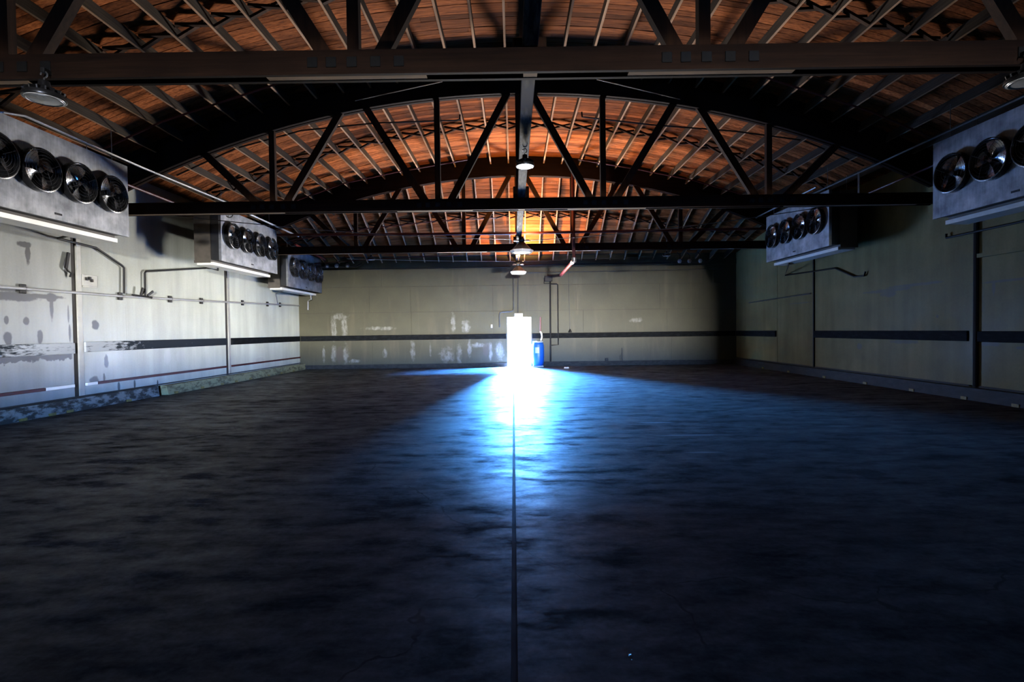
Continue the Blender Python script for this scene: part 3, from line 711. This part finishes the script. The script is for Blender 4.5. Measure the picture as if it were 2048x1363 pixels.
pipe('drain_pipe', [(-8.4, 14.6, 3.46), (-8.4, 14.6, 3.38), (xd, 15.35, 3.54), (xd, 12.82, 3.15), (xd, 12.77, 3.10), (xd, 12.76, 2.50)], .024, 'black_iron', 'dark cranked drain pipe from the middle left fan unit to the conduit', group=DG)
pipe('drain_pipe', [(-8.6, 19.2, 3.17), (xd, 19.8, 3.1), (xd, 19.95, 2.7)], .016, 'dull_steel', 'thin drain line below the farthest left fan unit on the side wall', group=DG)
pipe('drain_pipe', [(-8.5, 21.5, 3.17), (-8.5, 21.55, 2.98), (-8.75, 21.85, 2.92), (-8.78, 21.9, 2.55)], .022, 'silver_pipe', 'short bright cranked drain pipe hanging at the far left corner', group=DG)
v_ = root('drain_valve', (xd, 12.75, 2.5), 'small dark valve handles where the drain meets the conduit', 'valve')
obj('stem', MB().tube([(xd+.03, 12.3, 2.52), (xd+.03, 12.95, 2.50)], .028), 'black_iron', v_)
obj('handle', MB().bar((xd+.05, 12.55, 2.54), (xd+.07, 12.6, 2.72), .05, .03, (1, 0, 0)), 'black_iron', v_)
obj('handle', MB().bar((xd+.05, 12.78, 2.54), (xd+.07, 12.95, 2.66), .05, .03, (1, 0, 0)), 'black_iron', v_)
p_ = root('switch_plate', (XL, 11.13, 2.62), 'square metal cover plate with dark broken switches on the left wall', 'switch plate')
obj('plate', MB().cbox(XL, XL+.025, 10.95, 11.34, 2.63, 2.88, .006).cbox(XL, XL+.018, 10.97, 11.34, 2.60, 2.70, .004), 'cover_strip_paint', p_)
for y, z in ((11.04, 2.78), (11.12, 2.80), (11.17, 2.755)): obj('switch', MB().cbox(XL+.02, XL+.055, y-.025, y+.03, z-.03, z+.035, .006), 'black_iron', p_)
l_ = root('latch_handle', (XL, 10.55, 2.85), 'dark lever handle hanging beside the first dark joint of the left wall', 'handle')
obj('lever', MB().bar((XL+.04, 10.60, 3.28), (XL+.05, 10.52, 2.95), .04, .05, (0, 1, 0)), 'black_iron', l_)
obj('hook', MB().tube([(XL+.05, 10.52, 2.96), (XL+.05, 10.56, 2.90), (XL+.05, 10.64, 2.86), (XL+.04, 10.62, 2.78)], .018), 'black_iron', l_)

# roof-level pipes along the side walls
SG = 'long pipes under the roof beside the fan units'
pipe('roof_conduit', [(-8.3, 7.8, 4.99), (-7.93, 8.05, 5.06), (-7.88, 8.35, 5.13), (-7.88, 11.0, 5.13), (-7.90, 14.5, 5.20)], .022, 'silver_pipe', 'bright silver pipe running above the nearest left fan unit', group=SG)
pipe('roof_conduit', [(-7.75, 14.6, 5.09), (-7.75, 18.6, 5.06)], .028, 'silver_pipe', 'pale pipe above the middle left fan unit', group=SG)
pipe('roof_conduit', [(-8.55, 9.0, 4.93), (-8.55, 13.9, 4.88)], .03, 'red_pipe', 'reddish pipe between the nearest and the middle left fan unit', group=SG)
pipe('roof_conduit', [(-7.95, 18.8, 4.80), (-8.0, 21.9, 4.68)], .035, 'bright_red_pipe', 'red pipe slanting above the farthest left fan unit', group=SG)
pipe('roof_conduit', [(8.0, 13.9, 5.08), (8.0, 10.0, 5.09), (8.0, 7.0, 5.1)], .022, 'conduit_grey', 'dim silver pipe above the right hand fan units', group=SG)
pipe('roof_conduit', [(8.5, 12.4, 4.71), (8.5, 9.8, 4.78)], .025, 'red_pipe', 'dim reddish pipe behind the right hand fan units', group=SG)
pipe('roof_conduit', [(7.9, 13.4, 5.17), (8.0, 16.9, 5.15)], .022, 'dull_steel', 'dim rail above the farther right fan unit', group=SG)
pipe('drop_pipe', [(8.0, 11.9, 5.10), (8.0, 11.9, 4.62)], .02, 'dull_steel', 'short dim pipe dropping at the right end of the middle truss')

# right wall
pipe('drain_pipe', [(8.55, 15.9, 3.54), (XR-.05, 18.0, 3.36), (XR-.05, 15.2, 3.27), (XR-.05, 14.35, 2.93), (XR-.05, 13.95, 2.92), (XR-.05, 13.9, 3.02)], .024, 'black_iron', 'dark cranked drain pipe below the farther right fan unit', group=DG)
pipe('drain_pipe', [(XR-.06, 11.3, 3.55), (XR-.06, 11.3, 3.46), (XR-.06, 7.5, 3.47)], .024, 'black_iron', 'dark level drain pipe below the fan unit at the right picture edge', group=DG)
pipe('post_pipe', [(XR-.03, 10.61, .26), (XR-.03, 10.61, 5.3)], .045, 'black_iron', 'dark upright pipe on the near joint of the right wall')
pipe('post_pipe', [(XR-.02, 16.33, .26), (XR-.02, 16.33, 5.3)], .03, 'black_iron', 'thin dark upright pipe on the farther joint of the right wall')
pipe('track_rail', [(XR-.02, 16.5, 2.62), (XR-.02, 20.8, 2.56)], .02, 'dull_steel', 'thin dim rail above the blank panel at the far end of the right wall', 'rail')

# ------------------------------------------------------------------ sprinkler pipes, drop, branch lines
yq = 17.25
pipe('sprinkler_main', [(-8.0, yq, 4.86), (-.4, yq, 4.81), (4.6, yq, 4.84), (8.9, yq, 4.86)], .045, 'red_pipe', 'dark red level main pipe hung in front of the farthest truss', group='sprinkler pipes')
s_ = root('sprinkler_riser', (2.05, yq, 3.86), 'red riser pipe dropping right of the middle and turning back to the wall', 'pipe')
obj('drop', MB().tube([(2.05, yq, 6.9), (2.05, yq, 4.81), (2.06, yq, 3.93), (2.06, yq+.05, 3.88)], .055, 10), 'red_pipe', s_)
obj('elbow', MB().lathe([(.0, -.08), (.075, -.07), (.075, .07), (0, .08)], 12, (2.06, yq, 3.9), 'z'), 'dull_steel', s_)
obj('run', MB().tube([(2.06, yq+.06, 3.88), (2.06, YB-.02, 3.90)], .062, 10), 'bright_red_pipe', s_, 'bright red run to the wall')
obj('sleeve', MB().lathe([(.072, 0), (.072, .35)], 12, (2.06, yq+.15, 3.88), 'y'), 'white_pan', s_, 'pale sleeve')
def arc_pts(xa, xb, R, y, m=12): return [(xa+(xb-xa)*i/m, y, arc(R, xa+(xb-xa)*i/m)) for i in range(m+1)]
SP = 'thin sprinkler lines following the roof arch'
pipe('sprinkler_line', [(-8.4, 10.6, 5.40), (-7.2, 10.6, 5.93), (-4.7, 10.6, 6.70), (-3.2, 10.6, 7.02)], .022, 'red_pipe', 'thin red sprinkler line at the left in front of the middle truss arch', group=SP, n=6)
pipe('sprinkler_line', [(8.6, 10.6, 5.40), (7.4, 10.6, 5.93), (5.1, 10.6, 6.70), (3.6, 10.6, 7.02)], .022, 'red_pipe', 'dim red sprinkler line at the right in front of the middle truss arch', group=SP, n=6)
pipe('sprinkler_line', [(-8.3, 17.0, 5.45), (-7.0, 17.0, 5.98), (-5.54, 17.0, 6.48), (-3.73, 17.0, 6.84), (-1.45, 17.0, 7.20)], .02, 'red_pipe', 'thin red sprinkler line at the left in front of the farthest truss arch', group=SP, n=6)
pipe('sprinkler_line', [(2.2, 17.0, 7.16), (4.1, 17.0, 6.82), (6.0, 17.0, 6.42), (7.4, 17.0, 6.0), (8.7, 17.0, 5.45)], .02, 'red_pipe', 'thin dim sprinkler line at the right in front of the farthest truss arch', group=SP, n=6)
pipe('sprinkler_line', [(-8.4, 12.9, 5.55), (-6.9, 12.9, 6.2), (-5.25, 12.9, 6.62), (-3.4, 12.9, 6.78), (-1.36, 12.9, 6.82), (-1.28, 12.9, 6.84), (-1.27, 12.9, 6.96)], .02, 'black_iron', 'black sprinkler line with upturned end left of the middle timber', group=SP, n=6)
pipe('sprinkler_line', [(8.8, 12.9, 5.55), (7.3, 12.9, 6.2), (5.6, 12.9, 6.45), (3.5, 12.9, 6.64), (1.85, 12.9, 6.85), (1.78, 12.9, 6.86), (1.77, 12.9, 6.98)], .02, 'black_iron', 'black sprinkler line with upturned end right of the middle timber', group=SP, n=6)
pipe('sprinkler_line', [(-8.3, 18.9, 4.95), (-5.6, 18.9, 5.35), (-2.9, 18.9, 5.6), (-.6, 18.9, 5.7)], .02, 'red_pipe', 'thin sprinkler line behind the farthest truss on the left', group=SP, n=6)
pipe('sprinkler_line', [(-8.3, 21.2, 4.42), (-6.2, 21.2, 4.55), (-2.2, 21.2, 4.70)], .018, 'red_pipe', 'thin red sprinkler line above the back wall on the left', group=SP, n=6)
WG = 'thin wires under the roof'
pipe('guy_wire', [(-.75, 5.69, 4.30), (-3.4, 11.3, 6.62)], .006, 'silver_pipe', 'thin pale wire running up left from the nearest tie beam', 'wire', WG, 5)
pipe('guy_wire', [(.95, 5.69, 4.30), (3.7, 11.3, 6.55)], .006, 'silver_pipe', 'thin pale wire running down right from the nearest tie beam', 'wire', WG, 5)
def sag(p, q, dz, m=12):
    p, q = Vector(p), Vector(q); return [p.lerp(q, i/m) - Vector((0, 0, dz*4*(i/m)*(1-i/m))) for i in range(m+1)]
pipe('slack_cable', sag((-8.2, 12.3, 4.42), (-.05, 16.9, 4.55), .12), .011, 'cable_black', 'black cable sagging across the middle left fan unit', 'cable', WG, 5)
pipe('slack_cable', sag((.40, 16.9, 4.50), (8.6, 12.6, 4.62), .14), .011, 'cable_black', 'black cable sagging across the farther right fan unit', 'cable', WG, 5)
pipe('slack_cable', sag((-6.9, 21.3, 4.62), (.1, 20.4, 4.30), .03), .009, 'silver_pipe', 'thin pale cable across the top of the back wall left of the lamps', 'cable', WG, 5)
pipe('slack_cable', sag((.3, 20.4, 4.30), (7.0, 21.3, 4.62), .03), .009, 'cable_black', 'thin dark cable across the top of the back wall right of the lamps', 'cable', WG, 5)
# loose loops near the units
def coil(c, r, ax, lab):
    pts = []
    for i in range(41):
        a = 2*PI*i/20; q = r*(1+.12*math.sin(i*.6)); pts.append((c[0]+q*math.cos(a)*ax[0], c[1]+q*math.cos(a)*ax[1] + .01*i/40, c[2]+q*.75*math.sin(a)))
    pipe('cable_coil', pts, .012, 'cable_black', lab, 'cable', 'black cable coils on the fan units', 5)
coil((-7.87, 14.28, 4.93), .17, (.3, .8), 'black cable coil hanging at the top of the middle left fan unit')
coil((-8.17, 19.1, 4.63), .20, (.3, .9), 'black cable coil hanging at the top of the farthest left fan unit')
# valve clusters under the roof at the back corners
def manifold(x, lab):
    t = root('valve_manifold', (x, 21.2, 4.2), lab, 'valve')
    obj('header', MB().tube([(x-.8, 21.3, 4.28), (x+.7, 21.25, 4.28), (x+.95, 21.3, 4.42)], .03), 'black_iron', t)
    for dx in (-.5, -.1, .35):
        obj('valve', MB().lathe([(0, -.09), (.06, -.07), (.085, 0), (.06, .07), (0, .09)], 12, (x+dx, 21.25, 4.33)), 'dull_steel', t)
        obj('branch', MB().tube([(x+dx, 21.25, 4.38), (x+dx+.03, 21.25, 4.55), (x+dx-.12, 21.2, 4.70)], .018), 'black_iron', t)
manifold(-7.2, 'cluster of dark valves and pipes under the roof right of the farthest left fan unit')
manifold(7.4, 'cluster of dark valves and pipes high at the far right corner')

# ------------------------------------------------------------------ lamps
LG = 'round pendant lamps'
def pendant(x, y, z, r, top, lab, lit=False, led=False, bracket=False):
    t = root('pendant_lamp', (x, y, z), lab, 'lamp', LG)
    obj('housing', MB().lathe([(r*.93, 0), (r, .004), (r*1.02, .022), (r*.97, .05), (r*.62, .075), (r*.52, .12), (r*.30, .135), (r*.26, .19), (0, .195)], 32, (x, y, z)), 'lamp_black', t)
    mb = MB()
    for k_ in range(16):
        a = 2*PI*k_/16; mb.bar((x+r*.5*math.cos(a), y+r*.5*math.sin(a), z+.085), (x+r*.93*math.cos(a), y+r*.93*math.sin(a), z+.062), .012, .05)
    obj('cooling_fins', mb, 'lamp_black', t)
    obj('lens', MB().lathe([(r*.92, .003), (r*.90, -.006), (r*.45, -.012), (0.001, -.014)], 32, (x, y, z)), 'lamp_lens_lit' if lit else 'lamp_lens', t)
    obj('rim_ring', MB().lathe([(r*.78, -.009), (r*.80, -.014), (r*.83, -.012), (r*.84, -.007)], 32, (x, y, z)), 'dull_steel', t)
    hook = [(x+.035*math.sin(a), y, z+.225+.035-.035*math.cos(a)) for a in [i*PI/8 for i in range(13)]]
    obj('hook', MB().tube([(x, y, z+.19)] + hook, .007, 6), 'dull_steel', t)
    ch = MB(); zz = z+.28; i = 0
    while zz < top:
        ax = (1, 0) if i % 2 else (0, 1)
        ch.tube([(x+.011*math.cos(a)*ax[0], y+.011*math.cos(a)*ax[1], zz+.02*math.sin(a)) for a in [2*PI*q/8 for q in range(8)]], .0035, 4, True); zz += .031; i += 1
    obj('chain', ch, 'silver_pipe', t)
    if bracket: obj('mount', MB().cbox(x-.02, x+.02, y-.02, TR_Y[0]+.005, z+.28, z+.33, .004), 'black_iron', t)
    if led: obj('indicator_light', MB().lathe([(0, -.012), (.012, 0), (0, .012)], 10, (x-.06, y-.17*r/.18, z+.10)), 'status_led', t, 'tiny blue light')
    return t
pendant(-4.9, 5.42, 4.04, .185, CH0+.02, 'unlit round pendant lamp hanging from the nearest tie beam on the left', bracket=True)
pendant(5.40, 5.42, 4.08, .185, CH0+.02, 'dark round pendant lamp with a tiny blue light at the right picture edge', led=True, bracket=True)
pendant(.223, 8.5, 4.249, .152, CH1+.003, 'bright round pendant lamp hanging beside the whitewashed timber in the middle', lit=True)
pendant(-5.60, 20.3, 4.42, .15, deck_z(-5.6, 20.3)+.01, 'small round pendant lamp high in front of the back wall left of the doorway')
pendant(6.08, 20.3, 4.42, .15, deck_z(6.08, 20.3)+.01, 'small dim round pendant lamp high in front of the back wall at the right')
def bell(x, y, z, w, lab, top, watts):
    t = root('shade_lamp', (x, y, z), lab, 'lamp', 'wide shade lamps on the middle line')
    h = w*.36
    obj('shade', MB().lathe([(w*.5, .0), (w*.46, .02), (w*.15, h), (w*.13, h)], 8, (x, y, z+.05), smooth=False), 'shade_grey', t)
    obj('bright_rim', MB().lathe([(w*.44, -.055), (w*.52, .03), (w*.50, .05), (w*.42, -.02)], 8, (x, y, z+.02), smooth=False), 'shade_white', t)
    obj('diffuser', MB().lathe([(w*.44, -.03), (.001, -.05)], 8, (x, y, z+.02), smooth=False), 'shade_white', t)
    b0 = z+.05+h
    obj('ballast', MB().cbox(x-w*.13, x+w*.13, y-w*.13, y+w*.13, b0, b0+.13, .02), 'lamp_black', t)
    for sx in (-1, 1): obj('bracket', MB().bar((x, y, b0+.05), (x+sx*w*.32, y, b0+.08), .05, .04).cbox(x+sx*w*.28-.05, x+sx*w*.28+.05, y-.04, y+.04, b0+.04, b0+.08, .01), 'shade_white', t)
    if top > b0+.16: obj('stem', MB().tube([(x, y, b0+.13), (x, y, top)], .016), 'lamp_black', t)
    # warm discharge bulb leaking light upward past the ballast
    l = bpy.data.lights.new('bulb_light', 'SPOT'); l.energy = watts; l.color = (1.0, 0.52, 0.16); l.shadow_soft_size = .06; l.spot_size = 2.9; l.spot_blend = 0.5
    lo = bpy.data.objects.new('bulb_light', l); COL.objects.link(lo); lo.parent = t; lo.location = (w*.33, -.0, b0+.20-z); lo.rotation_euler = (PI, 0, 0)
bell(.30, 16.75, 4.10, .74, 'larger grey shade lamp with a bright rim hanging before the farthest tie beam', 4.556, 140)
bell(.22, 20.5, 3.84, .62, 'smaller shade lamp with a white base hanging close to the back wall', 4.556, 520)

# ------------------------------------------------------------------ back wall fittings
yw = YB-.03
CG = 'conduits on the back wall'
pipe('conduit', [(.03, yw, 4.25), (.01, yw, 2.50), (-.02, yw, 2.41), (-.10, yw, 2.37), (-.48, yw, 2.36), (-.57, yw, 2.33), (-.60, yw, 2.25), (-.60, yw, 1.70)], .028, 'conduit_grey', 'grey conduit cranked left above the doorway', 'conduit', CG)
pipe('conduit', [(.22, yw, 4.25), (.20, yw, 2.28)], .028, 'conduit_grey', 'straight conduit dropping to the box over the doorway', 'conduit', CG)
obj('junction_box', MB().cbox(.05, .40, YB-.09, YB, 2.15, 2.29, .01), 'box_white', label='white box on the wall just above the doorway', cat='box')
b_ = root('disconnect_box', (1.52, YB, 3.5), 'dark electrical box high on the back wall right of the doorway', 'electrical box')
obj('body', MB().cbox(1.36, 1.69, YB-.14, YB, 3.64, 3.87, .012), 'black_iron', b_)
obj('loop_pipe', MB().tube([(1.34, yw, 3.80), (1.34, yw, 3.56), (1.60, yw, 3.55)], .018), 'black_iron', b_)
pipe('conduit', [(1.60, yw, 3.64), (1.58, yw, .19)], .035, 'black_iron', 'dark thick conduit from the electrical box down to the floor', 'conduit', CG)
pipe('conduit', [(1.60, yw, 3.54), (1.88, yw, 3.53), (1.92, yw, 3.49), (1.92, yw, .92), (1.55, yw-.03, .90)], .024, 'black_iron', 'thin dark conduit right beside the thick one', 'conduit', CG)
w_ = root('pull_cord', (2.42, YB, 1.45), 'thin hanging cord with a dark switch on the back wall', 'cord')
obj('line', MB().tube([(2.40, yw, 4.2), (2.40, yw, 3.2), (2.43, yw, 1.55)], .012, 6), 'cable_black', w_)
obj('switch', MB().lathe([(.0, 0), (.07, .0), (.06, .06), (.02, .14), (0, .15)], 10, (2.43, YB-.06, 1.44)), 'black_iron', w_)
pipe('ledger_conduit', [(.05, YB-.16, 4.33), (2.0, YB-.16, 4.35), (8.0, YB-.16, 4.36), (8.25, YB-.16, 4.42)], .026, 'black_iron', 'long dark conduit along the top of the back wall right of the lamps', 'conduit', CG)
pipe('ledger_conduit', [(.6, yw, 4.03), (9.0, yw, 4.08)], .022, 'conduit_grey', 'lower dim conduit along the back wall to the right', 'conduit', CG)
pipe('ledger_conduit', [(-8.9, yw, 4.27), (-.1, yw, 4.285)], .02, 'black_iron', 'dark line of conduit along the top of the back wall left', 'conduit', CG)
obj('stub_pipe', MB().tube([(4.66, yw, .2), (4.66, yw, .75)], .018).tube([(4.58, yw, .2), (4.58, yw, .45)], .014), 'conduit_grey', label='two short thin stub pipes rising at the foot of the back wall', cat='pipe')
obj('outlet_box', MB().cbox(3.92, 4.06, YB-.05, YB, .20, .32, .01), 'black_iron', label='small dark outlet box low on the back wall', cat='box')
obj('bracket', MB().cbox(-.98, -.90, YB-.07, YB, 1.68, 1.83, .01), 'cover_strip_paint', label='small pale bracket on the back wall left of the cranked conduit', cat='bracket')

# blue barrel by the doorway
B = root('barrel', (1.02, 21.62, 0), 'blue plastic barrel with a pale square label right of the doorway', 'barrel')
obj('foot_board', MB().cbox(.80, 1.24, 21.42, 21.84, 0.0, .07, .01), 'cover_strip_paint', B)
obj('body', MB().lathe([(0, .07), (.20, .07), (.225, .10), (.25, .25), (.262, .45), (.266, .50), (.262, .53), (.266, .56), (.262, .75), (.25, .92), (.22, 1.02), (.19, 1.05), (0, 1.05)], 28, (1.02, 21.62, 0)), 'barrel_blue', B)
obj('lid', MB().lathe([(.20, 1.04), (.222, 1.045), (.222, 1.075), (.19, 1.085), (0, 1.085)], 28, (1.02, 21.62, 0)), 'barrel_label', B, 'pale lid')
obj('bung', MB().lathe([(.035, 1.08), (.035, 1.11), (0, 1.11)], 12, (.95, 21.55, 0)), 'barrel_label', B)
lb = MB(); vs = []
for i in range(6):
    a = math.radians(-118 + 36*i/5.0)
    for z in (.60, .84): vs.append((1.02+.2685*math.cos(a), 21.62+.2685*math.sin(a), z))
lb.add(vs, [(2*i, 2*i+2, 2*i+3, 2*i+1) for i in range(5)], True)
obj('label_sticker', lb, 'barrel_label', B, 'pale square label')
h_ = root('hose', (1.17, YB, 1.1), 'reddish hose hanging from the wall above the blue barrel', 'hose')
obj('upper_hose', MB().tube([(1.16, yw, 2.13), (1.155, yw, 1.8), (1.15, yw, 1.5)], .034, 10), 'hose_red', h_)
obj('lower_hose', MB().tube([(1.15, yw, 1.5), (1.20, yw-.05, 1.40), (1.21, yw-.10, 1.25), (1.16, yw-.2, 1.13)], .032, 10), 'paper_white', h_, 'pale lower end')

# things on the floor
obj('floor_strip', MB().cbox(-.763, 1.105, 18.0, 18.05, 0, .012, .003), 'dark_strip', label='thin dark strip lying across the floor before the doorway', cat='strip')
sc_ = MB(); ring = []
for i in range(10):
    a = 2*PI*i/10; q = .11*(1+.12*math.sin(3*a)); ring.append((2.124+q*math.cos(a), 20.70+q*.8*math.sin(a)))
sc_.add([(x, y, .001) for x, y in ring] + [(2.124+(x-2.124)*.82, 20.70+(y-20.7)*.82, .045+.008*math.sin(i*2.3)) for i, (x, y) in enumerate(ring)] + [(2.124, 20.7, .055)],
        [(i, (i+1) % 10, 10+(i+1) % 10, 10+i) for i in range(10)] + [(10+i, 10+(i+1) % 10, 20) for i in range(10)] + [tuple(range(10))[::-1]], True)
obj('white_scrap', sc_, 'paper_white', label='small white scrap on the dark floor right of the barrel', cat='scrap')
obj('debris', MB().bar((.529, 2.41, .002), (.541, 2.413, .002), .004, .004).bar((.5295, 2.41, .002), (.528, 2.401, .002), .0035, .004), 'paper_white', label='tiny pale bent chip on the near floor right of the joint', cat='debris', group='chips on the near floor')
obj('debris', MB().add([(.532,2.372,0),(.537,2.372,0),(.535,2.377,0),(.534,2.374,.004)], [(0,2,1),(0,1,3),(1,2,3),(2,0,3)]), 'paper_white', label='tiny pale crumb beside the bent chip on the near floor', cat='debris', group='chips on the near floor')

# ------------------------------------------------------------------ outside: unseen blocks added to cut the daylight entering the doorway;
# behind the rear opening an added slab, block and overhang limit its light
obj('light_blocker', MB().box(-22, -2.3, YB+.6, 27.6, -1.4, 8), 'blocker_dark', kind='structure')
obj('light_blocker', MB().box(6.5, 60, 62, 70, -1.0, 22), 'blocker_dark', kind='structure')
obj('light_blocker', MB().box(30, 34, 22.8, 62, -1.0, 14), 'blocker_dark', kind='structure')
obj('light_blocker', MB().box(-60, 6.5, 62, 72, -1.0, 6.7), 'blocker_dark', kind='structure')
obj('ground_blocker', MB().box(-150, 150, -380, YF-.25, -.3, -.04), 'deck_dark', kind='structure')  # added dark slab, keeps upward light out of the rear opening
obj('light_blocker', MB().box(-40, 6.45, -42, -32, -.04, 9), 'blocker_dark', kind='structure')
obj('sky_blocker', MB().box(2.0, 40, -62, YF-.25, GH+.05, GH+.3), 'blocker_dark', kind='structure')  # added overhang, keeps high sky light out of the rear opening
